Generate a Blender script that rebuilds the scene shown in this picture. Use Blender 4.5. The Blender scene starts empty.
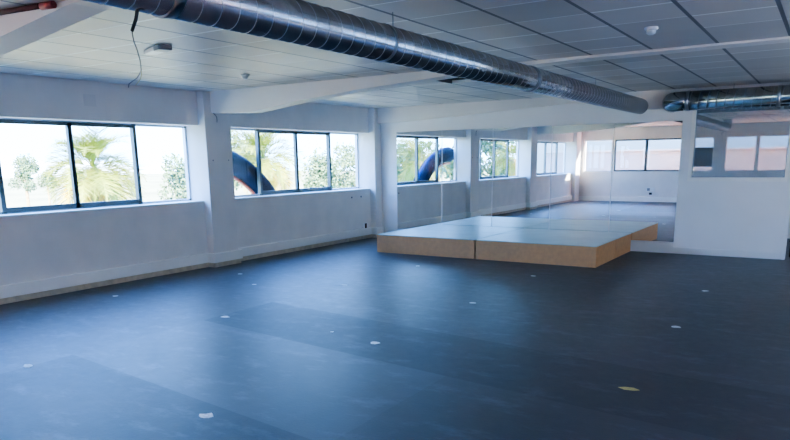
import bpy, bmesh, math, random
from mathutils import Vector, Matrix
random.seed(7)
S = bpy.context.scene
COL = S.collection
PI = math.pi
H = 2.7            # ceiling height
YB = -13.9         # inner face of the wall behind the camera

# ---------------------------------------------------------------- materials
def newmat(name):
    m = bpy.data.materials.new(name); m.use_nodes = True
    nt = m.node_tree; b = nt.nodes['Principled BSDF']
    return m, nt, b
def N(nt, t, **k):
    n = nt.nodes.new(t)
    for a, v in k.items():
        if a in n.inputs: n.inputs[a].default_value = v
        else: setattr(n, a, v)
    return n
def simple(name, col, rough=.6, metal=0., noise=0., scale=6., bump=0., bscale=60., spec=.5):
    m, nt, b = newmat(name)
    b.inputs['Base Color'].default_value = (*col, 1)
    b.inputs['Roughness'].default_value = rough
    b.inputs['Metallic'].default_value = metal
    b.inputs['Specular IOR Level'].default_value = spec
    tc = N(nt, 'ShaderNodeTexCoord')
    if noise:
        n = N(nt, 'ShaderNodeTexNoise'); n.inputs['Scale'].default_value = scale; n.inputs['Detail'].default_value = 5
        nt.links.new(tc.outputs['Object'], n.inputs['Vector'])
        r = N(nt, 'ShaderNodeMapRange'); r.inputs['From Min'].default_value = .3; r.inputs['From Max'].default_value = .7
        r.inputs['To Min'].default_value = 1 - noise; r.inputs['To Max'].default_value = 1 + noise
        nt.links.new(n.outputs['Fac'], r.inputs['Value'])
        mx = N(nt, 'ShaderNodeVectorMath', operation='SCALE'); mx.inputs[0].default_value = col
        nt.links.new(r.outputs['Result'], mx.inputs['Scale'])
        nt.links.new(mx.outputs['Vector'], b.inputs['Base Color'])
    if bump:
        n2 = N(nt, 'ShaderNodeTexNoise'); n2.inputs['Scale'].default_value = bscale; n2.inputs['Detail'].default_value = 3
        nt.links.new(tc.outputs['Object'], n2.inputs['Vector'])
        bp = N(nt, 'ShaderNodeBump'); bp.inputs['Strength'].default_value = bump; bp.inputs['Distance'].default_value = .01
        nt.links.new(n2.outputs['Fac'], bp.inputs['Height']); nt.links.new(bp.outputs['Normal'], b.inputs['Normal'])
    return m

M = {}
M['wall'] = simple('white_plaster', (.77, .735, .71), .75, noise=.05, scale=2.5, bump=.12, bscale=90)
M['beam'] = simple('painted_beam', (.80, .77, .74), .6, noise=.04, scale=2, bump=.05)
M['partition'] = simple('partition_white', (.80, .80, .80), .5, noise=.03, scale=1.5)
M['plate'] = simple('painted_plate', (.70, .67, .65), .6)
M['trunk'] = simple('white_trunking', (.86, .85, .82), .45, noise=.03, scale=3)
M['skirt'] = simple('beige_skirting', (.58, .50, .37), .6, noise=.15, scale=12)
M['alu'] = simple('dark_window_frame', (.11, .13, .13), .35, metal=.3)
M['alu_light'] = simple('pale_window_frame', (.55, .6, .65), .35, metal=.3)
M['galv'] = simple('galvanised_steel', (.44, .46, .48), .17, metal=1., noise=.10, scale=9)
M['seam'] = simple('pale_seam_steel', (.38, .40, .42), .4, metal=.6)
M['galv_seam'] = simple('bright_duct_band', (.30, .33, .36), .3, metal=1.)
M['mdf'] = simple('raw_mdf', (.62, .33, .145), .6, noise=.07, scale=14, bump=.05)
M['decktop'] = simple('pale_deck_top', (.40, .52, .49), .36, noise=.10, scale=2.2)
M['deckedge'] = simple('deck_dark_edge', (.16, .11, .08), .6)
M['black'] = simple('black_rubber', (.012, .012, .014), .5)
M['white_plastic'] = simple('white_plastic', (.8, .8, .8), .35)
M['grey_plastic'] = simple('grey_plastic', (.25, .25, .27), .4)
M['tape'] = simple('pale_tape', (.75, .8, .82), .5, noise=.25, scale=60)
M['tape_y'] = simple('yellow_tape', (.65, .55, .2), .5, noise=.2, scale=60)
M['red'] = simple('dull_red_paint', (.28, .05, .05), .5, noise=.3, scale=20)
M['maroon'] = simple('dark_maroon', (.07, .025, .025), .6, noise=.3, scale=10)
M['tube'] = simple('navy_rubber_pipe', (.006, .012, .028), .8, noise=.3, scale=6, spec=.08)
M['tube_blue'] = simple('blue_pipe_jacket', (.006, .04, .16), .7, spec=.1)
M['tube_red'] = simple('red_pipe_lining', (.6, .13, .06), .5)
M['trunkbark'] = simple('palm_bark', (.30, .22, .12), .9, noise=.4, scale=10, bump=.4, bscale=12)
M['frond'] = simple('palm_leaf', (.17, .21, .02), .6, noise=.35, scale=3)
M['frond_dry'] = simple('dry_palm_leaf', (.40, .30, .03), .7, noise=.25, scale=3)
M['leaf'] = simple('tree_foliage', (.10, .17, .09), .8, noise=.5, scale=2)
M['ground'] = simple('pale_field', (.27, .26, .13), .9, noise=.25, scale=.08)
M['facade'] = simple('pale_pink_facade', (.31, .29, .28), .7, noise=.04, scale=1)
M['facade2'] = simple('facade_ledge', (.42, .40, .36), .7)
M['blind'] = simple('dark_brown_blind', (.055, .05, .055), .6, noise=.2, scale=3)
M['void'] = simple('ceiling_void_black', (.01, .01, .01), .9)
M['far_white'] = simple('far_building_white', (.8, .78, .74), .8)

# galvanised: swirl anisotropy kept simple
# window / partition glass
def glassmat(name, refl, tint=(1, 1, 1)):
    m = bpy.data.materials.new(name); m.use_nodes = True; nt = m.node_tree; nt.nodes.clear()
    out = N(nt, 'ShaderNodeOutputMaterial'); mix = N(nt, 'ShaderNodeMixShader')
    tr = N(nt, 'ShaderNodeBsdfTransparent'); tr.inputs['Color'].default_value = (*tint, 1)
    gl = N(nt, 'ShaderNodeBsdfGlossy'); gl.inputs['Roughness'].default_value = 0.0; gl.inputs['Color'].default_value = (.9, .95, 1, 1)
    mix.inputs[0].default_value = refl
    nt.links.new(tr.outputs[0], mix.inputs[1]); nt.links.new(gl.outputs[0], mix.inputs[2]); nt.links.new(mix.outputs[0], out.inputs[0])
    return m
M['glass'] = glassmat('window_glass', .03)
M['glass_part'] = glassmat('partition_glass', .29, (.55, .62, .65))
def mirrormat():
    m = bpy.data.materials.new('mirror_silver'); m.use_nodes = True; nt = m.node_tree; nt.nodes.clear()
    out = N(nt, 'ShaderNodeOutputMaterial')
    gl = N(nt, 'ShaderNodeBsdfGlossy'); gl.inputs['Roughness'].default_value = 0.0; gl.inputs['Color'].default_value = (.90, .94, .94, 1)
    nt.links.new(gl.outputs[0], out.inputs[0]); return m
M['mirror'] = mirrormat()

def math_node(nt, op, a, b=None):
    n = N(nt, 'ShaderNodeMath', operation=op)
    for i, v in enumerate((a, b)):
        if v is None: continue
        if isinstance(v, (int, float)): n.inputs[i].default_value = v
        else: nt.links.new(v, n.inputs[i])
    return n.outputs[0]

def ceilingmat():
    m, nt, b = newmat('suspended_ceiling_tiles')
    tc = N(nt, 'ShaderNodeTexCoord'); sp = N(nt, 'ShaderNodeSeparateXYZ'); nt.links.new(tc.outputs['Object'], sp.inputs[0])
    u = math_node(nt, 'DIVIDE', math_node(nt, 'ADD', sp.outputs['X'], -2.932 + 61.4), .614)
    v = math_node(nt, 'DIVIDE', math_node(nt, 'ADD', sp.outputs['Y'], 6.84 + 59.8), .598)
    fu = math_node(nt, 'FRACT', u); fv = math_node(nt, 'FRACT', v)
    iu = math_node(nt, 'FLOOR', u); iv = math_node(nt, 'FLOOR', v)
    cmb = N(nt, 'ShaderNodeCombineXYZ'); nt.links.new(iu, cmb.inputs[0]); nt.links.new(iv, cmb.inputs[1])
    wn = N(nt, 'ShaderNodeTexWhiteNoise', noise_dimensions='3D'); nt.links.new(cmb.outputs[0], wn.inputs['Vector'])
    # per tile tone
    tone = math_node(nt, 'ADD', math_node(nt, 'MULTIPLY', wn.outputs['Value'], .24), .84)
    ns = N(nt, 'ShaderNodeTexNoise'); ns.inputs['Scale'].default_value = 1.2; ns.inputs['Detail'].default_value = 6
    nt.links.new(tc.outputs['Object'], ns.inputs['Vector'])
    tone = math_node(nt, 'MULTIPLY', tone, math_node(nt, 'ADD', math_node(nt, 'MULTIPLY', ns.outputs['Fac'], .3), .85))
    du = math_node(nt, 'MINIMUM', fu, math_node(nt, 'SUBTRACT', 1., fu))
    dv = math_node(nt, 'MINIMUM', fv, math_node(nt, 'SUBTRACT', 1., fv))
    dark = math_node(nt, 'LESS_THAN', du, .026)          # shadow gaps run along the room
    light = math_node(nt, 'LESS_THAN', dv, .026)         # pale tees run across
    base = N(nt, 'ShaderNodeVectorMath', operation='SCALE'); base.inputs[0].default_value = (.60, .555, .51)
    nt.links.new(tone, base.inputs['Scale'])
    m1 = N(nt, 'ShaderNodeMixRGB'); nt.links.new(base.outputs[0], m1.inputs[1]); m1.inputs[2].default_value = (.92, .92, .9, 1)
    nt.links.new(math_node(nt, 'MULTIPLY', light, math_node(nt, 'GREATER_THAN', wn.outputs['Value'], .35)), m1.inputs[0])
    m2 = N(nt, 'ShaderNodeMixRGB'); nt.links.new(m1.outputs[0], m2.inputs[1]); m2.inputs[2].default_value = (.10, .10, .11, 1)
    nt.links.new(dark, m2.inputs[0])
    nt.links.new(m2.outputs[0], b.inputs['Base Color'])
    b.inputs['Roughness'].default_value = .42
    bp = N(nt, 'ShaderNodeBump'); bp.inputs['Strength'].default_value = .1; bp.inputs['Distance'].default_value = .01
    nz = N(nt, 'ShaderNodeTexNoise'); nz.inputs['Scale'].default_value = 60
    nt.links.new(tc.outputs['Object'], nz.inputs['Vector']); nt.links.new(nz.outputs['Fac'], bp.inputs['Height'])
    nt.links.new(bp.outputs['Normal'], b.inputs['Normal'])
    return m
M['ceiling'] = ceilingmat()

def floormat():
    m, nt, b = newmat('dark_slate_vinyl')
    tc = N(nt, 'ShaderNodeTexCoord'); sp = N(nt, 'ShaderNodeSeparateXYZ'); nt.links.new(tc.outputs['Object'], sp.inputs[0])
    X, Y = sp.outputs['X'], sp.outputs['Y']
    def noise(sc, det=8, rough=.6, dist=0.):
        n = N(nt, 'ShaderNodeTexNoise'); n.inputs['Scale'].default_value = sc; n.inputs['Detail'].default_value = det
        n.inputs['Roughness'].default_value = rough; n.inputs['Distortion'].default_value = dist
        nt.links.new(tc.outputs['Object'], n.inputs['Vector']); return n.outputs['Fac']
    def between(v, a, bb):
        return math_node(nt, 'MULTIPLY', math_node(nt, 'GREATER_THAN', v, a), math_node(nt, 'LESS_THAN', v, bb))
    # loose-laid sheets: strips running across the room, with slightly different nap
    yy = math_node(nt, 'ADD', Y, math_node(nt, 'MULTIPLY', X, .12))
    inx = between(X, 2.83, 5.95)
    s1 = math_node(nt, 'MULTIPLY', between(yy, -8.62 - 0.02, -7.15), inx)       # lighter strip
    s2 = math_node(nt, 'MULTIPLY', between(yy, -7.15, -6.08), between(X, 2.83, 9.))     # darker strip
    s3 = math_node(nt, 'MULTIPLY', math_node(nt, 'LESS_THAN', yy, -8.64), math_node(nt, 'GREATER_THAN', X, 2.83))
    s4 = math_node(nt, 'GREATER_THAN', X, 5.95)
    tone = math_node(nt, 'ADD', 1., math_node(nt, 'MULTIPLY', s1, .28))
    tone = math_node(nt, 'SUBTRACT', tone, math_node(nt, 'MULTIPLY', s2, .2))
    tone = math_node(nt, 'SUBTRACT', tone, math_node(nt, 'MULTIPLY', s3, .16))
    tone = math_node(nt, 'SUBTRACT', tone, math_node(nt, 'MULTIPLY', s4, .06))
    n1 = noise(1.1, 9, .65, .4); n2 = noise(9, 6, .7)
    t2 = math_node(nt, 'ADD', math_node(nt, 'MULTIPLY', n1, 1.3), math_node(nt, 'MULTIPLY', n2, 1.0))
    t2 = math_node(nt, 'SUBTRACT', t2, .15)
    tone = math_node(nt, 'MULTIPLY', tone, t2)
    # scuffs
    mp = N(nt, 'ShaderNodeMapping'); mp.inputs['Scale'].default_value = (2.2, 4.6, 1); nt.links.new(tc.outputs['Object'], mp.inputs['Vector'])
    sn = N(nt, 'ShaderNodeTexNoise'); sn.inputs['Scale'].default_value = 1.; sn.inputs['Detail'].default_value = 9; sn.inputs['Roughness'].default_value = .72
    nt.links.new(mp.outputs[0], sn.inputs['Vector'])
    mr = N(nt, 'ShaderNodeMapRange'); mr.inputs['From Min'].default_value = .53; mr.inputs['From Max'].default_value = .68; mr.inputs['To Max'].default_value = 1.3
    nt.links.new(sn.outputs['Fac'], mr.inputs['Value']); sc = mr.outputs['Result']
    tone = math_node(nt, 'ADD', tone, sc)
    base = N(nt, 'ShaderNodeVectorMath', operation='SCALE'); base.inputs[0].default_value = (.033, .039, .049)
    nt.links.new(tone, base.inputs['Scale']); nt.links.new(base.outputs[0], b.inputs['Base Color'])
    r = math_node(nt, 'ADD', .31, math_node(nt, 'MULTIPLY', n2, .25))
    r = math_node(nt, 'ADD', r, math_node(nt, 'MULTIPLY', math_node(nt, 'ADD', s2, s3), .05))
    nt.links.new(r, b.inputs['Roughness'])
    b.inputs['Specular IOR Level'].default_value = .95
    bp = N(nt, 'ShaderNodeBump'); bp.inputs['Strength'].default_value = .25; bp.inputs['Distance'].default_value = .004
    nt.links.new(noise(45, 3), bp.inputs['Height']); nt.links.new(bp.outputs['Normal'], b.inputs['Normal'])
    return m
M['floor'] = floormat()

# ---------------------------------------------------------------- mesh helpers
class MB:
    def __init__(s): s.bm = bmesh.new()
    def box(s, x0, x1, y0, y1, z0, z1, bev=0.):
        t = bmesh.new()
        v = [t.verts.new(p) for p in ((x0,y0,z0),(x1,y0,z0),(x1,y1,z0),(x0,y1,z0),(x0,y0,z1),(x1,y0,z1),(x1,y1,z1),(x0,y1,z1))]
        for f in ((0,3,2,1),(4,5,6,7),(0,1,5,4),(1,2,6,5),(2,3,7,6),(3,0,4,7)): t.faces.new([v[i] for i in f])
        if bev:
            bmesh.ops.bevel(t, geom=list(t.edges), offset=bev, segments=2, affect='EDGES', profile=.5)
        s._add(t); return s
    def _add(s, t):
        me = bpy.data.meshes.new('t'); t.to_mesh(me); t.free(); s.bm.from_mesh(me); bpy.data.meshes.remove(me)
    def prism(s, pts, y0, y1):      # polygon in x,z extruded along y
        a = [s.bm.verts.new((p[0], y0, p[1])) for p in pts]; b = [s.bm.verts.new((p[0], y1, p[1])) for p in pts]
        n = len(pts); s.bm.faces.new(a); s.bm.faces.new(b[::-1])
        for i in range(n): s.bm.faces.new((a[i], b[i], b[(i+1)%n], a[(i+1)%n]))
        bmesh.ops.recalc_face_normals(s.bm, faces=s.bm.faces); return s
    def tube(s, pts, rad, n=12, cap=True):
        pts = [Vector(p) for p in pts]; rings = []
        rads = rad if isinstance(rad, (list, tuple)) else [rad]*len(pts)
        ref = None
        for i, p in enumerate(pts):
            d = (pts[min(i+1, len(pts)-1)] - pts[max(i-1, 0)]).normalized()
            if ref is None:
                ref = Vector((0,0,1)) if abs(d.z) < .9 else Vector((1,0,0))
            u = (ref - d*ref.dot(d)).normalized(); w = d.cross(u); ref = u
            rings.append([s.bm.verts.new(p + (u*math.cos(2*PI*k/n) + w*math.sin(2*PI*k/n))*rads[i]) for k in range(n)])
        for a, b in zip(rings, rings[1:]):
            for k in range(n):
                f = s.bm.faces.new((a[k], a[(k+1)%n], b[(k+1)%n], b[k])); f.smooth = True
        if cap: s.bm.faces.new(rings[0][::-1]); s.bm.faces.new(rings[-1])
        bmesh.ops.recalc_face_normals(s.bm, faces=s.bm.faces); return s
    def lathe(s, prof, c, n=32):    # prof: (r,z) about a vertical axis at c
        rings = []
        for r, z in prof:
            rings.append([s.bm.verts.new((c[0]+max(r,1e-4)*math.cos(2*PI*k/n), c[1]+max(r,1e-4)*math.sin(2*PI*k/n), c[2]+z)) for k in range(n)])
        for a, b in zip(rings, rings[1:]):
            for k in range(n):
                f = s.bm.faces.new((a[k], a[(k+1)%n], b[(k+1)%n], b[k])); f.smooth = True
        s.bm.faces.new(rings[0]); s.bm.faces.new(rings[-1])
        bmesh.ops.recalc_face_normals(s.bm, faces=s.bm.faces); return s
    def build(s, name, mat, parent=None, kind=None, label=None, cat=None, group=None, origin=None):
        me = bpy.data.meshes.new(name)
        if origin:
            for v in s.bm.verts: v.co -= Vector(origin)
        s.bm.to_mesh(me); s.bm.free()
        o = bpy.data.objects.new(name, me); COL.objects.link(o); me.materials.append(mat)
        if origin: o.location = origin
        if parent:
            o.parent = parent
            if not origin: o.matrix_parent_inverse = Matrix.Translation(parent.location).inverted()
        tag(o, kind, label, cat, group); return o
def tag(o, kind=None, label=None, cat=None, group=None):
    if kind: o['kind'] = kind
    if label: o['label'] = label
    if cat: o['category'] = cat
    if group: o['group'] = group
def thing(name, loc, label=None, cat=None, group=None, kind=None):
    o = bpy.data.objects.new(name, None); COL.objects.link(o); o.location = loc; o.empty_display_size = .1
    tag(o, kind, label, cat, group); return o

# ================================================================= THE SETTING
XR = 12.0; YF = 3.2
MB().box(-.36, XR, YB-.3, YF, -.12, 0).build('floor', M['floor'], kind='structure')
# ceiling slab; one tile is missing above (3.55..4.16, -3.85..-3.25)
tx0, tx1 = 2.932+.614, 2.932+2*.614; ty0, ty1 = -6.84+5*.598, -6.84+6*.598
c = MB()
c.box(-.36, tx0, YB-.3, YF, H, H+.04); c.box(tx1, XR, YB-.3, YF, H, H+.04)
c.box(tx0, tx1, YB-.3, ty0, H, H+.04); c.box(tx0, tx1, ty1, YF, H, H+.04)
c.build('ceiling', M['ceiling'], kind='structure')
v = MB(); v.box(tx0-.02, tx1+.02, ty0-.02, ty1+.02, H+.04, H+.5)
v.build('trim_1', M['void'], kind='structure')

ZS, ZH = 1.05, 2.2
cols = [(-.235, .25), (-4.84, -4.31), (-9.2, -8.65), (-13.75, -13.25)]   # column y spans
# left wall: parapet below and lintel above the ribbon of windows
lw = MB()
lw.box(-.36, 0, YB-.3, .35, 0, ZS-.02); lw.box(-.36, 0, YB-.3, .35, ZH, H)
lw.build('wall_left', M['wall'], kind='structure')
for i, (a, b) in enumerate(cols):
    MB().box(-.359, .144, a, b, 0, H-.001, .006).build('column', M['wall'], kind='structure')
# ledge caps, trunking and skirting bay by bay
bays = [(-4.31, -.235), (-8.65, -4.84), (-13.25, -9.2)]
sb = MB(); tk = MB(); sk = MB()
for a, b in bays:
    sb.box(-.36, .008, a+.001, b-.001, ZS-.02, ZS, .003)
    tk.box(.0, .045, a+.001, b-.001, .075, .225, .006)
    sk.box(.0, .022, a+.001, b-.001, .0, .075)
for a, b in cols[:3]:
    tk.box(.10, .189, a-.045, b+.045 if b < 0 else -.0, .075, .225, .006)
    sk.box(.10, .166, a-.022, b+.022 if b < 0 else -.0, .0, .075)
    tk.box(.04, .12, a-.045, a-.001, .075, .225, .006); sk.box(.02, .12, a-.022, a-.001, 0, .075)
    if b < 0: tk.box(.04, .12, b+.001, b+.045, .075, .225, .006); sk.box(.02, .12, b+.001, b+.022, 0, .075)
sb.build('trim_2', M['trunk'], kind='structure')
tk.build('trim_3', M['trunk'], kind='structure')
sk.build('baseboard_left', M['skirt'], kind='structure')

# haunched beams across the ceiling
def beam(y0, y1, prof, xe):
    pts = [(.10, H-.001)] + prof + [(xe, H-.001)]
    MB().prism(pts, y0, y1).build('beam', M['beam'], kind='structure')
beam(-4.70, -4.45, [(.10,2.385),(.95,2.357),(1.93,2.47),(2.93,2.55),(3.88,2.60),(4.8,2.65),(6,2.672)], XR-.05)
beam(-.12, .0, [(.10,2.385),(.95,2.41),(2.09,2.464),(3.07,2.518),(4.08,2.571),(4.8,2.56),(5.3,2.44),(5.7,2.39),(8.3,2.37)], 8.3)
beam(-9.36, -9.10, [(.10,2.385),(.95,2.37),(1.93,2.45),(2.5,2.50),(3.0,2.556),(3.5,2.62),(3.94,2.675),(5,2.685)], XR-.05)

# ---- left windows
def left_window(n, ys, dark, label=None):
    """ys: mullion positions from -y to +y; dark: indices of the sliding dark-framed panes"""
    root = thing('window_%d' % n, (-.32, (ys[0]+ys[-1])/2, ZS), kind='structure')
    f = MB(); t = .022
    x0, x1 = -.35, -.29
    f.box(x0, x1, ys[0], ys[-1], ZS, ZS+.03); f.box(x0, x1, ys[0], ys[-1], ZH-.03, ZH)
    f.box(x0, x1, ys[0], ys[0]+.03, ZS, ZH); f.box(x0, x1, ys[-1]-.03, ys[-1], ZS, ZH)
    for y in ys[1:-1]:
        if y == ys[2]: continue
        MB().box(-.335, -.265, y-.026, y+.026, ZS+.004, ZH-.004).build('mullion', M['alu'], root)
    f.build('window_frame', M['alu_light'], root)
    for i in range(len(ys)-1):
        a, b = ys[i], ys[i+1]
        if i in dark:
            q = MB(); w = .035; u0, u1 = (-.325, -.275) if i % 2 else (-.34, -.29)
            u1 = -.272
            q.box(u0, u1, a-.01, a+w, ZS+.015, ZH-.015); q.box(u0, u1, b-w+.01, b+.01, ZS+.015, ZH-.015)
            q.box(u0, u1, a, b, ZS+.012, ZS+.075); q.box(u0, u1, a, b, ZH-.06, ZH-.012)
            sh = q.build('sash', M['alu'], root)
            MB().box(-.312, -.306, a+.02, b-.02, ZS+.05, ZH-.04).build('pane', M['glass'], root)
        else:
            MB().box(-.323, -.317, a+.01, b-.01, ZS+.02, ZH-.02).build('pane', M['glass'], root)
left_window(1, [-8.65, -7.79, -6.806, -5.805, -4.841], (1, 2))
left_window(2, [-4.309, -3.256, -2.248, -1.237, -.236], (1, 2))
left_window(3, [-13.249, -12.3, -11.15, -10.15, -9.201], (1, 2))

# ---- wall behind the camera with its ribbon windows
zb0, zb1 = 1.10, 2.27
ops = [(.22, 3.72), (4.12, 4.74), (5.14, 8.6), (9.0, 11.6)]
bw = MB()
bw.box(-.42, XR, YB-.3, YB, 0, zb0); bw.box(-.42, XR, YB-.3, YB, zb1, H)
xs = [-.42] + [q for p in ops for q in p] + [XR]
for i in range(0, len(xs), 2): bw.box(xs[i], xs[i+1], YB-.3, YB, zb0, zb1)
bw.build('wall_front', M['wall'], kind='structure')
MB().box(0, XR, YB, YB+.03, 0.0, .17).build('baseboard_front', M['trunk'], kind='structure')
def back_window(n, x0, x1, muls, dark):
    root = thing('window_%d' % n, ((x0+x1)/2, YB-.15, zb0), kind='structure')
    xs = [x0] + muls + [x1]; f = MB()
    f.box(x0, x1, YB-.14, YB-.08, zb0, zb0+.03); f.box(x0, x1, YB-.14, YB-.08, zb1-.03, zb1)
    for x in xs: f.box(max(x0, x-.02), min(x1, x+.02), YB-.14, YB-.08, zb0, zb1)
    f.build('window_frame', M['alu_light'], root)
    for i in range(len(xs)-1):
        a, b = xs[i], xs[i+1]
        if b-a < .2:
            MB().box(a, b, YB-.13, YB-.06, zb0, zb1).build('mullion_panel', M['trunk'], root); continue
        if i in dark:
            q = MB(); w = .045
            q.box(a, a+w, YB-.12, YB-.05, zb0+.01, zb1-.01); q.box(b-w, b, YB-.12, YB-.05, zb0+.01, zb1-.01)
            q.box(a, b, YB-.12, YB-.05, zb0+.01, zb0+.06); q.box(a, b, YB-.12, YB-.05, zb1-.06, zb1-.01)
            q.build('sash', M['alu'], root)
        MB().box(a+.01, b-.01, YB-.113, YB-.107, zb0+.02, zb1-.02).build('pane', M['glass'], root)
back_window(4, .22, 3.72, [1.26, 1.37, 2.51], (2, 3))
back_window(5, 4.12, 4.74, [], ())
back_window(6, 5.14, 8.6, [6.06, 6.14, 7.0, 7.85], (3,))
back_window(7, 9.0, 11.6, [10.3], ())
MB().box(4.14, 4.72, YB-.10, YB-.09, zb0+.15, zb1-.35).build('blind', M['blind'], label='dark brown blind drawn down inside the narrow window seen in the partition glass', cat='blind')

# ---- right side and the space beyond the partition
rw = MB(); rw.box(XR, XR+.2, YB-.3, YF, 0, .9); rw.box(XR, XR+.2, YB-.3, YF, 2.4, H)
ry = [YB-.3, -13.2, -9.6, -9.0, -5.2, -4.6, -.8, YF]
for k in range(0, 8, 2): rw.box(XR, XR+.2, ry[k], ry[k+1], .9, 2.4)
rw.build('wall_right', M['wall'], kind='structure')
for k in (1, 3, 5):  # unseen windows, added to let fill daylight into the room
    a, bb = ry[k], ry[k+1]; root = thing('window_%d' % (9 + k//2), (XR+.1, (a+bb)/2, .9), kind='structure'); f = MB()
    f.box(XR+.08, XR+.13, a, bb, .9, .94); f.box(XR+.08, XR+.13, a, bb, 2.36, 2.4)
    for q_ in (a+.02, (2*a+bb)/3, (a+2*bb)/3, bb-.02): f.box(XR+.08, XR+.13, q_-.02, q_+.02, .9, 2.4)
    f.build('window_frame', M['alu'], root)
    MB().box(XR+.1, XR+.106, a, bb, .9, 2.4).build('pane', M['glass'], root)
MB().box(-.42, XR+.2, YF, YF+.2, 0, H).build('wall_back', M['wall'], kind='structure')

# ---- mirror wall / partition (front face near y = 0)
XM0, XM1, ZM0, ZM1, XP = .537, 6.139, .19, 2.2045, 7.75
gx0, gx1, gz0, gz1 = 6.32, 7.70, 1.27, 2.39
p = MB()
p.box(.144, XM0, .0, .14, 0, H-.001)                       # stub beside the column
p.box(XM0, XM1, .0, .14, ZM1, H-.001)                      # header over the mirrors
p.box(XM0, XM1, .04, .14, ZM0, ZM1)                        # backing of the mirrors
p.box(XM0, XM1, -.012, .14, 0, ZM0)                        # plinth under the mirrors
p.box(XM1, gx0, .0, .14, 0, H-.001); p.box(gx1, XP, .0, .14, 0, H-.001)
p.box(gx0, gx1, .0, .14, 0, gz0); p.box(gx0, gx1, .0, .14, gz1, H-.001)
p.build('wall_partition', M['partition'], kind='structure')
b = MB(); b.box(XM1, XP-.03, -.012, .0, 0, .11, .003); b.build('baseboard_back', M['partition'], kind='structure')
MB().box(XP, XP+.06, -.012, .15, 0, H-.001, .003).build('trim_4', M['partition'], kind='structure')
# framed internal window
w8 = thing('window_8', ((gx0+gx1)/2, .05, gz0), kind='structure')
f = MB()
f.box(gx0-.04, gx0+.012, -.02, .13, gz0-.05, gz1+.03, .003); f.box(gx1-.012, gx1+.03, -.02, .13, gz0-.05, gz1+.03, .003)
f.box(gx0, gx1, -.02, .13, gz0-.05, gz0+.012, .003); f.box(gx0, gx1, -.02, .13, gz1-.012, gz1+.03, .003)
f.build('window_frame', M['trunk'], w8)
MB().box(gx0+.012, gx1-.012, .045, .052, gz0+.012, gz1-.012).build('pane', M['glass_part'], w8)

# ================================================================= THINGS
# wall mirrors
sx = [XM0, 1.624, 2.739, 3.916, 5.029, XM1]
mir = ['tall wall mirror panel at far left, beside the window column',
       'second tall mirror panel from the left, behind the left part of the platform',
       'middle of the five tall wall mirror panels behind the platform',
       'fourth tall mirror panel from the left, reflecting the far corner of the room',
       'tall wall mirror panel at far right, beside the white partition with the glass']
for i in range(5):
    a, bb = sx[i]+.003, sx[i+1]-.003
    root = thing('wall_mirror', ((a+bb)/2, .02, ZM0), mir[i], 'mirror', 'mirror panels behind the platform')
    MB().box(a, bb, .0, .006, ZM0+.004, ZM1-.002).build('mirror_glass', M['mirror'], root)
    MB().box(a, bb, .006, .038, ZM0+.004, ZM1-.002).build('backing_board', M['trunk'], root)
    if i: MB().box(a-.008, a+.002, -.004, .0, ZM0+.004, ZM1-.002).build('edge_strip', M['white_plastic'], root)

# staging decks: a two by two platform against the mirrors
HP = .3247
px = [1.4415, 3.4225, 5.4468]; py = [-2.158, -1.055, -.028]
deck_l = {(0,0): 'low MDF staging deck at front left of the platform', (1,0): 'low MDF staging deck at front right corner of the platform',
          (0,1): 'rear left staging deck touching the mirrors', (1,1): 'rear right staging deck touching the mirrors by the partition'}
for j in (0, 1):
    for i in (0, 1):
        x0, x1, y0, y1 = px[i]+.009, px[i+1]-.009, py[j]+.007, py[j+1]-.007
        r = thing('staging_deck', ((x0+x1)/2, (y0+y1)/2, 0), deck_l[(i,j)], 'stage deck', 'staging decks of the low platform')
        MB().box(x0, x1, y0, y1, HP-.012, HP, .002).build('deck_top', M['decktop'], r)
        MB().box(x0+.002, x1-.002, y0+.002, y0+.020, 0, HP-.012).build('side_panel', M['mdf'], r)
        MB().box(x0+.002, x1-.002, y1-.020, y1-.002, 0, HP-.012).build('side_panel', M['mdf'], r)
        MB().box(x0+.002, x0+.020, y0+.020, y1-.020, 0, HP-.012).build('side_panel', M['mdf'], r)
        MB().box(x1-.020, x1-.002, y0+.020, y1-.020, 0, HP-.012).build('side_panel', M['mdf'], r)

# spiral duct along the room
xd, zd, rd = 5.478, 2.456, .1245
D1 = thing('spiral_duct', (xd, -7, zd), 'long galvanised spiral air duct running down the room under the ceiling to the mirror wall', 'air duct')
YD = -10.75
MB().tube([(xd, YD, zd), (xd, -5, zd), (xd, -.125, zd)], rd, 48).build('duct_body', M['galv'], D1)
MB().tube([(xd, YD, zd), (xd, YD-.10, zd+.02), (xd, YD-.17, zd+.08), (xd, YD-.2, zd+.16), (xd, YD-.2, H+.02)], rd, 32).build('duct_elbow', M['galv'], D1)
def helix(c0, ax, L, r, pitch, nm, parent):
    pts = []; k = int(L/pitch*36)
    for i in range(k+1):
        an = -2*PI*i/36; t = L*i/k
        pts.append((c0[0]+r*math.cos(an), c0[1]+t, c0[2]+r*math.sin(an)) if ax == 'y' else (c0[0]+t, c0[1]+r*math.cos(an), c0[2]+r*math.sin(an)))
    m = MB(); m.tube(pts, .0022, 6); return m.build(nm, M['seam'], parent)
helix((xd, YD, zd), 'y', -.13-YD, rd+.001, .126, 'spiral_seam', D1)
def band(cx, cz, y0, y1, r, nm, parent, mat='galv_seam'):
    q = MB(); n = 40
    q.tube([(cx, y0, cz), (cx, (y0+y1)/2, cz), (cx, y1, cz)], r, n); return q.build(nm, M[mat], parent)
band(xd, zd, -5.17, -5.11, rd+.009, 'joint_collar', D1)
band(xd, zd, -9.9, -9.84, rd+.009, 'joint_collar', D1)
band(xd, zd, -7.98, -7.95, rd+.006, 'hanger_band', D1)
q = MB(); q.box(xd-rd-.02, xd-rd-.005, -7.98, -7.95, zd-.03, zd+.035); q.build('band_clip', M['white_plastic'], D1)
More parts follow.
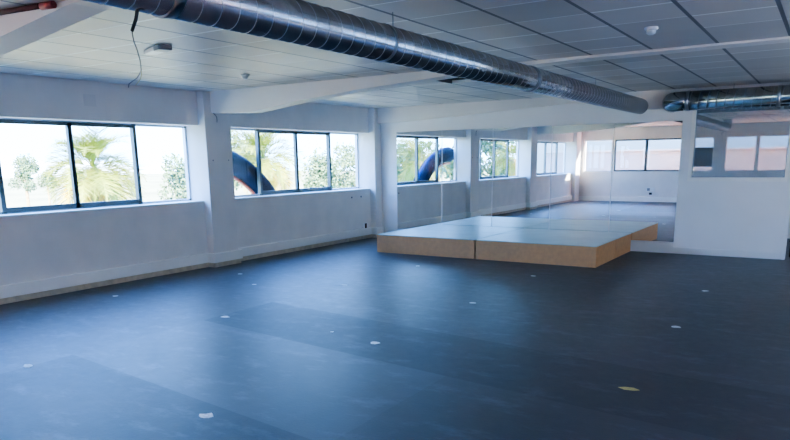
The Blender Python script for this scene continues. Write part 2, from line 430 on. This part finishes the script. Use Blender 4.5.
for y in (-7.755, -10.3):
    MB().tube([(xd-.04, y, H), (xd-.04, y, zd+rd*.9)], .004, 6).build('hanger_rod', M['galv_seam'], D1)
MB().tube([(xd-.04, -2.6, H), (xd-.04, -2.6, zd+rd*.9)], .004, 6).build('hanger_rod', M['galv_seam'], D1)

# second duct, across the partition, with an elbow into the wall
xe, ye, ze, r2 = 5.985, -.40, 2.482, .148
D2 = thing('spiral_duct', (9, ye, ze), 'galvanised duct with elbow running to the right above the partition glass', 'air duct')
MB().tube([(6.25, ye, ze), (9, ye, ze), (XR-.01, ye, ze)], r2, 48).build('duct_body', M['galv'], D2)
helix((6.25, ye, ze), 'x', XR-.02-6.25, r2+.001, .126, 'spiral_seam', D2)
el = [(xe, -.125, ze), (xe, -.17, ze)]
R_ = .22
for k in range(0, 9):
    a = PI/2*k/8
    el.append((xe + R_*(1-math.cos(a)), -.18 - R_*math.sin(a), ze))
el.append((6.27, ye, ze))
MB().tube(el, r2+.001, 40).build('duct_elbow', M['galv'], D2)
for x0 in (6.24, 7.50, 9.8):
    MB().tube([(x0, ye, ze), (x0+.05, ye, ze)], r2+.008, 40).build('joint_collar', M['galv_seam'], D2)

for x_ in (6.9, 9.2):
    MB().tube([(x_, ye+.03, H), (x_, ye+.03, ze+r2*.9)], .004, 6).build('hanger_rod', M['galv_seam'], D2)
# hanging cable
cab = thing('hanging_cable', (5.47, -10.05, 2.34), 'loose cable with thick black sleeve dangling from the underside of the long duct', 'cable')
def cp(x, z): k = .6616; return (8.2911+(x-8.2911)*k, -12.2269+3.2869*k, 1.6318+(z-1.6318)*k)
MB().tube([cp(4.068,2.72), cp(4.063,2.674), cp(4.045,2.63), cp(4.01,2.585), cp(3.99,2.557)], .0085, 10).build('sleeve', M['black'], cab)
MB().tube([cp(*q_) for q_ in ((3.99,2.56),(3.993,2.52),(4.001,2.482),(4.03,2.42),(4.048,2.357),(4.052,2.289),(4.03,2.262),(3.997,2.238),(3.93,2.215),(3.90,2.203),(3.889,2.180))], .0026, 8).build('wire', M['grey_plastic'], cab)
MB().tube([cp(*q_) for q_ in ((4.05,2.289),(4.052,2.26),(4.03,2.225),(4.0,2.205),(3.975,2.19))], .0016, 6).build('wire_end', M['tape_y'], cab)

# ceiling fittings
em = thing('emergency_light', (2.76, -7.75, H), 'small emergency light fitting with a pale diffuser, fixed to the ceiling over the left bay', 'light')
def oriented(mb, ang, c):
    for v_ in mb.bm.verts: v_.co = Matrix.Rotation(ang, 3, 'Z') @ v_.co + Vector(c)
    return mb
q = MB(); q.box(-.17, .13, -.06, .06, -.035, 0, .006); oriented(q, math.radians(-20), (2.74, -7.74, H+.002)).build('diffuser', M['white_plastic'], em)
q = MB(); q.box(.13, .27, -.065, .065, -.045, 0, .006); oriented(q, math.radians(-20), (2.74, -7.74, H+.002)).build('housing', M['grey_plastic'], em)
def smoke(x, y, label):
    r = thing('smoke_detector', (x, y, H), label, 'smoke detector', 'ceiling smoke detectors')
    MB().lathe([(.0,0),(.055,0),(.055,-.018),(.05,-.022),(0,-.022)], (x,y,H)).build('base', M['white_plastic'], r)
    MB().lathe([(.0,-.02),(.04,-.022),(.036,-.05),(.02,-.06),(0,-.06)], (x,y,H)).build('sensor_head', M['white_plastic'], r)
smoke(2.02, -5.83, 'white round smoke detector on the ceiling above the left window bay')
smoke(6.88, -5.95, 'white round smoke detector on the ceiling to the right of the long duct')
# dark red pipework over the beam at the top left
pr = thing('ceiling_pipe', (3.2, -9.5, H-.04), 'dark red pipe end under the ceiling behind the top left beam', 'pipe')
MB().tube([(3.05,-9.50,2.68),(3.68,-9.42,2.68)], .018, 16).build('pipe_run', M['maroon'], pr)
MB().tube([(3.70,-9.42,2.675),(3.82,-9.405,2.675)], .024, 16).build('pipe_cap', M['red'], pr)

# wall sockets etc.
sk1 = thing('wall_socket', (.0, -.45, .27), 'dark socket on white backplate low on the wall before the second column', 'socket')
MB().box(.0, .012, -.56, -.34, .235, .335, .003).build('backplate', M['white_plastic'], sk1)
MB().box(.012, .03, -.475, -.425, .215, .325, .003).build('socket_insert', M['black'], sk1)
sk2 = thing('wall_socket', (2.78, YB, .40), 'double white socket low on the far wall, seen in the mirrors', 'socket')
MB().box(2.62, 2.90, YB, YB+.03, .38, .52, .003).build('backplate', M['white_plastic'], sk2)
MB().box(2.64, 2.74, YB+.03, YB+.04, .40, .50, .002).build('socket_insert', M['grey_plastic'], sk2)
MB().box(2.72, 2.82, YB+.028, YB+.05, .26, .34, .004).build('plug', M['black'], sk2)
for y, l in ((-.909, 'left of the two small wall anchors under the second window'), (-.575, 'right of the two small wall anchors under the second window')):
    m = MB(); m.tube([(0,y,.895),(.012,y,.895)], .018, 12); m.build('wall_anchor', M['grey_plastic'], label=l, cat='wall anchor', group='wall anchors under the window')
for y, l in ((-4.729, 'left of two small dark screws on the first column'), (-4.403, 'right of two small dark screws on the first column')):
    m = MB(); m.tube([(.144,y,1.67),(.152,y,1.67)], .010, 10); m.build('wall_screw', M['grey_plastic'], label=l, cat='screw', group='screws on the first column')
MB().tube([(.149,-4.66,2.385),(.152,-4.63,2.36),(.152,-4.60,2.33),(.152,-4.595,2.29),(.152,-4.60,2.245)], .006, 8).build('cable_stub', M['grey_plastic'], label='short dark cable stub under the beam on the first column', cat='cable')
m = MB()
for a, bb in (((0,-6.73,2.53),(0,-6.56,2.53)),((0,-6.56,2.53),(0,-6.56,2.38)),((0,-6.56,2.38),(0,-6.73,2.38)),((0,-6.73,2.38),(0,-6.73,2.53))): pass
m.box(-.003, .004, -6.735, -6.56, 2.38, 2.53, .001); m.build('blanking_plate', M['plate'], label='faint square blanking plate painted over, above the first window', cat='wall plate')

# marks on the floor
marks = [(.80,-7.12,'pale tape square on the floor nearest the left wall below the first window',.07),
 (2.81,-9.37,'pale tape square on the floor at lower left of the picture',.075),
 (4.977,-9.396,'brightest pale tape square, in the near foreground',.085),
 (2.918,-7.27,'pale tape square in the middle of the left floor, on the seam',.08),
 (4.93,-7.34,'pale torn tape piece in the centre of the floor',.075),
 (2.914,-5.116,'pale tape square between the first column and the platform',.075),
 (.98,-5.12,'small pale tape square at the foot of the first column',.06),
 (1.80,-5.67,'faint pale tape scrap right of the first column base',.05),
 (4.337,-7.215,'tiny pale scrap left of the central torn tape',.025),
 (2.957,-3.23,'small pale tape square in front of the left platform deck',.06),
 (4.877,-3.271,'faint tape square in front of the right platform deck',.06),
 (4.942,-5.332,'pale tape square midway between platform and foreground',.07),
 (7.169,-5.396,'pale yellowish tape strip right of centre on the dark floor',.07),
 (7.129,-3.323,'pale tape piece on the floor in front of the partition',.065)]
for x, y, l, s in marks:
    bm = bmesh.new(); pts = []
    n = 9
    for k in range(n):
        a = 2*PI*k/n + .3; rr = s*.62*(1 + random.uniform(-.28, .25))
        pts.append((x + rr*math.cos(a)*1.05, y + rr*math.sin(a)*.9))
    lo = [bm.verts.new((a, b_, .0005)) for a, b_ in pts]; hi = [bm.verts.new((a, b_, .0022)) for a, b_ in pts]
    bm.faces.new(hi); bm.faces.new(lo[::-1])
    for k in range(n): bm.faces.new((lo[k], lo[(k+1)%n], hi[(k+1)%n], hi[k]))
    m = MB(); m.bm.free(); m.bm = bm
    m.build('tape_mark', M['tape'], label=l, cat='tape', group='tape marks on the floor')
bm = bmesh.new(); pts = [(7.15,-7.47),(7.20,-7.50),(7.27,-7.485),(7.30,-7.46),(7.25,-7.43),(7.19,-7.44)]
lo = [bm.verts.new((a, b_, .0005)) for a, b_ in pts]; hi = [bm.verts.new((a, b_, .003)) for a, b_ in pts]
bm.faces.new(hi); bm.faces.new(lo[::-1])
for k in range(6): bm.faces.new((lo[k], lo[(k+1)%6], hi[(k+1)%6], hi[k]))
m = MB(); m.bm.free(); m.bm = bm
m.build('tape_mark', M['tape_y'], label='yellow tape scrap on the dark floor at lower right', cat='tape')

# black bin beyond the doorway
bn = thing('black_crate', (8.07, .53, 0), 'black storage crate standing just beyond the end of the partition', 'crate')
MB().box(7.85, 8.3, .32, .75, 0, .25, .012).build('crate_body', M['black'], bn)
MB().box(7.835, 8.315, .305, .765, .25, .275, .008).build('lid', M['black'], bn)

# ================================================================= OUTSIDE
GZ = -3.6
MB().box(-400, -.9, -300, 300, GZ-.2, GZ).build('ground', M['ground'], kind='structure')
MB().box(-.9, 300, -300, YB-.6, GZ-.2, GZ).build('terrace', M['ground'], kind='structure')
MB().box(XR+.3, 300, YB-.6, 300, GZ-.2, GZ).build('terrace', M['ground'], kind='structure')
# curved pipe outside the second window
pt = thing('curved_pipe', (-.56, -4.36, -.24), 'thick navy curved pipe arching past the outside of the second window', 'pipe')
def arc(R, a0, a1, n=40, cx=-.56, cy=-4.36, cz=-.24): return [(cx, cy+R*math.cos(a0+(a1-a0)*k/n), cz+R*math.sin(a0+(a1-a0)*k/n)) for k in range(n+1)]
MB().tube(arc(2.0, math.radians(8), math.radians(92.5)), .185, 28).build('pipe_body', M['tube'], pt)
MB().tube(arc(2.14, math.radians(8), math.radians(92.5)), .06, 16).build('outer_jacket', M['tube_blue'], pt)
MB().tube(arc(1.775, math.radians(8), math.radians(92.5)), .03, 12).build('inner_rim', M['tube_red'], pt)
MB().box(-1.0, -.365, -7.2, -1.8, -.40, -.30).build('ledge', M['far_white'], kind='structure')

def palm(x, y, zc, R, n=34, label='', seed=0, dry=.25):
    rnd = random.Random(seed)
    root = thing('palm_tree', (x, y, GZ), label, 'palm tree', 'palm trees outside the windows')
    hgt = zc - GZ
    m = MB(); pts = []; rads = []
    for k in range(14):
        t = k/13; pts.append((x+.08*math.sin(t*3), y, GZ+hgt*t)); rads.append(.24 - .06*t + (.02 if k % 2 else 0))
    m.tube(pts, rads, 14); m.build('trunk', M['trunkbark'], root)
    bms = [bmesh.new(), bmesh.new()]
    for i in range(n):
        az = 2*PI*i*.618; el = math.radians(rnd.uniform(-45, 85)) if i > 4 else math.radians(80)
        L = R*rnd.uniform(.85, 1.25); bm = bms[1] if el < math.radians(-5) and rnd.random() < dry*3 else bms[0]
        dirh = Vector((math.cos(az), math.sin(az), 0)); side = Vector((-math.sin(az), math.cos(az), 0))
        prev = None; P = Vector((x, y, zc)); ang = el; K = 14
        for k in range(K+1):
            t = k/K
            d = dirh*math.cos(ang) + Vector((0,0,math.sin(ang))); up = side.cross(d)
            w = .016*(1-t)+.004
            a = bm.verts.new(P+side*w); b_ = bm.verts.new(P-side*w)
            if prev: bm.faces.new((prev[0], prev[1], b_, a))
            prev = (a, b_)
            if k > 2:
                ll = R*.42*math.sin(PI*min(1, .12+t*.92))*rnd.uniform(.85, 1.1)+.05
                for sg in (1, -1):
                    for off in (0, .33, .67):
                        base = P + d*(L/K)*off
                        tip = base + (side*sg*.8 + d*.75 - up*rnd.uniform(.0, .45)).normalized()*ll
                        q = d*.012
                        bm.faces.new((bm.verts.new(base-q), bm.verts.new(base+q), bm.verts.new((base+tip)/2+q*1.2), bm.verts.new(tip)))
            P = P + d*(L/K); ang -= math.radians(rnd.uniform(5, 8.5))
    for bm, nm, mt in zip(bms, ('fronds', 'dry_fronds'), ('frond', 'frond_dry')):
        if len(bm.faces):
            m = MB(); m.bm.free(); m.bm = bm; m.build(nm, M[mt], root)
        else: bm.free()
palm(-9, -.7, 1.5, 1.5, 64, 'yellow-green palm tree seen through the middle of the first window', 1)
palm(-9, 6.1, 1.75, 1.5, 60, 'palm tree seen through the second window beyond the curved pipe', 2)
palm(-9, -17.0, 1.55, 1.7, 44, 'palm tree seen only in the mirrors, in the second window', 3)
palm(-9, -28.9, 1.6, 1.6, 30, 'distant palm seen in the mirrors through the first window', 4)
palm(-9, -33.6, 1.5, 1.6, 30, 'farthest palm seen in the mirrors at the third window', 5)

def tree(x, y, z0, w, h, seed, label):
    rnd = random.Random(seed)
    root = thing('tree', (x, y, GZ), label, 'tree', 'trees out in the fields')
    MB().tube([(x, y, GZ), (x, y, z0+h*.3)], [w*.06, w*.04], 8).build('trunk', M['trunkbark'], root)
    m = MB(); clumps = []
    for k in range(16):
        a = rnd.uniform(0, 2*PI); rr = rnd.uniform(0, .36)*w
        clumps.append((Vector((x+rr*math.cos(a), y+rr*math.sin(a), z0+h*rnd.uniform(.15, .85))), w*rnd.uniform(.13, .24)))
    for c_, s_ in clumps:
        for j in range(150):
            d = Vector((rnd.gauss(0,1), rnd.gauss(0,1), rnd.gauss(0,.8))).normalized()*s_*rnd.uniform(.6, 1.1)
            p0 = c_ + d; q1 = Vector((rnd.gauss(0,1), rnd.gauss(0,1), rnd.gauss(0,1))).normalized()*w*.035; q2 = q1.cross(Vector((rnd.gauss(0,1), rnd.gauss(0,1), rnd.gauss(0,1)))).normalized()*w*.022
            m.bm.faces.new([m.bm.verts.new(p0+e_) for e_ in (q1, q2, -q1, -q2)])
    m.build('crown', M['leaf'], root)
tree(-30, 9.0, .2, 2.0, 2.0, 11, 'small round tree at the left of the first window view')
tree(-34, 12.6, .2, 1.4, 1.2, 12, 'tiny tree beside the round one in the first window view')
tree(-22, 13.3, -.6, 3.0, 2.6, 13, 'bushy tree right of the palm in the first window')
tree(-24, 18.6, -.4, 3.4, 4.2, 14, 'taller blue-green tree at the right edge of the first window')
tree(-30, 27.0, -.5, 5.0, 4.0, 15, 'tree behind the palm in the second window')
tree(-30, 35.5, -1.5, 5.0, 3.8, 16, 'bushy tree in the middle of the second window')
tree(-30, 40.5, -1.5, 4.5, 5.0, 17, 'tree at the right of the second window')
tree(-24, -52, -1.0, 7, 3.5, 18, 'blue-green tree on the horizon, seen in the mirrors')
tree(-14, -38, -1.0, 5, 5.5, 19, 'dense tree seen in the mirrors at the third window')
tree(-16, -27, -2.0, 6, 4.5, 20, 'tree behind the mirrored palm')
# far low hills
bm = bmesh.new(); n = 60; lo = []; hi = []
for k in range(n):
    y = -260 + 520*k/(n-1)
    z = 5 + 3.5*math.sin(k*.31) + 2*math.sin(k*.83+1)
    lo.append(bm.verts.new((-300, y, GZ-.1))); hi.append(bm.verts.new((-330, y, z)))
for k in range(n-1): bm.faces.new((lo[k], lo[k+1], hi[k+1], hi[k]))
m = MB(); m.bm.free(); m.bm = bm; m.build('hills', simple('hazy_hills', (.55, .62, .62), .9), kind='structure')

# pale building behind the back windows
fb = thing('neighbour_building', (7, -18, GZ), 'pale pinkish building close behind the back windows, seen in the mirrors', 'building')
MB().box(-2.5, 16, -19, -17.2, GZ, 1.86).build('facade_wall', M['facade'], fb)
MB().box(-2.6, 16.1, -19.1, -17.1, 1.86, 1.91).build('ledge', M['facade2'], fb)
MB().box(-6, 20, -26, -24, GZ, 4.4).build('upper_wall', simple('cream_upper_wall', (.42, .37, .31), .7), fb)

MB().box(1.75, XR+.4, YB-2.1, YB-.3, 2.74, 2.95).build('sun_block_canopy', M['far_white'], kind='structure')  # unseen overhang, added to keep direct sun out of the back windows
MB().box(-2, 16, -17.2, YB-.3, .55, .75).build('pink_bounce_roof', simple('pink_bounce_terracotta', (.75, .38, .27), .8, noise=.1, scale=2), kind='structure')  # added reflector: bounces pink light in onto the near ceiling and beam
MB().box(XR+.2, 21.9, YB-.3, YF, -.7, -.5).build('bounce_terrace', simple('warm_bounce_paving', (.78, .68, .52), .8, noise=.1, scale=2), kind='structure')  # unseen slab, added to bounce warm sunlight up to the ceiling
rb = thing('neighbour_building', (26, -6, GZ), 'unseen cream building added to screen the sky from the right hand windows', 'building')
MB().box(22, 26, -30, 12, GZ, 7.0).build('facade_wall', simple('sky_screen_cream', (.40, .34, .28), .8, noise=.04, scale=1), rb)  # added out of view to cut blue sky light from the right
MB().box(21.9, 26.1, -30.1, 12.1, 7.0, 7.2).build('roof_edge', M['facade2'], rb)
# ================================================================= LIGHT
w = bpy.data.worlds.new('sky'); S.world = w; w.use_nodes = True; nt = w.node_tree; nt.nodes.clear()
out = N(nt, 'ShaderNodeOutputWorld'); bg = N(nt, 'ShaderNodeBackground'); tc = N(nt, 'ShaderNodeTexCoord')
sp = N(nt, 'ShaderNodeSeparateXYZ'); nt.links.new(tc.outputs['Generated'], sp.inputs[0])
cr = N(nt, 'ShaderNodeValToRGB'); nt.links.new(sp.outputs['Z'], cr.inputs[0])
e = cr.color_ramp.elements
e[0].position = 0.0; e[0].color = (.30, .60, 1.0, 1)
e[1].position = .12; e[1].color = (.22, .50, 1.0, 1)
x_ = e.new(.5); x_.color = (.15, .38, 1.0, 1)
nt.links.new(cr.outputs[0], bg.inputs['Color']); bg.inputs['Strength'].default_value = 4.0
nt.links.new(bg.outputs[0], out.inputs[0])

def light(kind, name, loc, rot, energy, col, **k):
    d = bpy.data.lights.new(name, kind); d.energy = energy; d.color = col
    for a, v_ in k.items(): setattr(d, a, v_)
    o = bpy.data.objects.new(name, d); COL.objects.link(o); o.location = loc; o.rotation_euler = rot; return o
# portals for the sky through the ribbon windows
for a, bb in bays:
    o = light('AREA', 'sky_portal', (-.45, (a+bb)/2, (ZS+ZH)/2), (0, -PI/2, 0), 1, (1,1,1), shape='RECTANGLE', size=ZH-ZS, size_y=bb-a)
    o.data.cycles.is_portal = True
for k in (1, 3, 5):
    o = light('AREA', 'sky_portal', (XR+.25, (ry[k]+ry[k+1])/2, 1.65), (0, PI/2, 0), 1, (1,1,1), shape='RECTANGLE', size=1.5, size_y=ry[k+1]-ry[k])
    o.data.cycles.is_portal = True
o = light('AREA', 'sky_portal', (6, YB-.35, (zb0+zb1)/2), (PI/2, 0, 0), 1, (1,1,1), shape='RECTANGLE', size=XR, size_y=zb1-zb0)
o.data.cycles.is_portal = True
# sun on the fields, high and from behind the building's right
sun = light('SUN', 'sun', (0, 0, 20), (math.radians(55), 0, math.radians(35)), 15.0, (1, .93, .8), angle=.01)

# ================================================================= CAMERA
F, PX, PY = 670.1, 394.7, 308.3
pt_, ro, yw = -.2174, -.0146, .5712
fw = Vector((-math.sin(yw)*math.cos(pt_), math.cos(yw)*math.cos(pt_), math.sin(pt_)))
rt = Vector((math.cos(yw), math.sin(yw), 0)); up = rt.cross(fw)
R = rt*math.cos(ro) + up*math.sin(ro); U = -rt*math.sin(ro) + up*math.cos(ro)
cd = bpy.data.cameras.new('camera'); cam = bpy.data.objects.new('camera', cd); COL.objects.link(cam)
cam.matrix_world = Matrix(((R.x, U.x, -fw.x, 8.2911), (R.y, U.y, -fw.y, -12.2269), (R.z, U.z, -fw.z, 1.6318), (0,0,0,1)))
cd.sensor_fit = 'HORIZONTAL'; cd.sensor_width = 36; cd.lens = 36*F/790
cd.shift_x = (395-PX)/790; cd.shift_y = (PY-220)/790
cd.clip_start = .05; cd.clip_end = 1000
S.camera = cam
S.view_settings.view_transform = 'AgX'; S.view_settings.look = 'AgX - Medium High Contrast'
S.view_settings.exposure = 2.42; S.view_settings.gamma = 1
S.cycles.max_bounces = 12; S.cycles.diffuse_bounces = 6; S.cycles.glossy_bounces = 6; S.cycles.transparent_max_bounces = 12
S.cycles.sample_clamp_indirect = 8
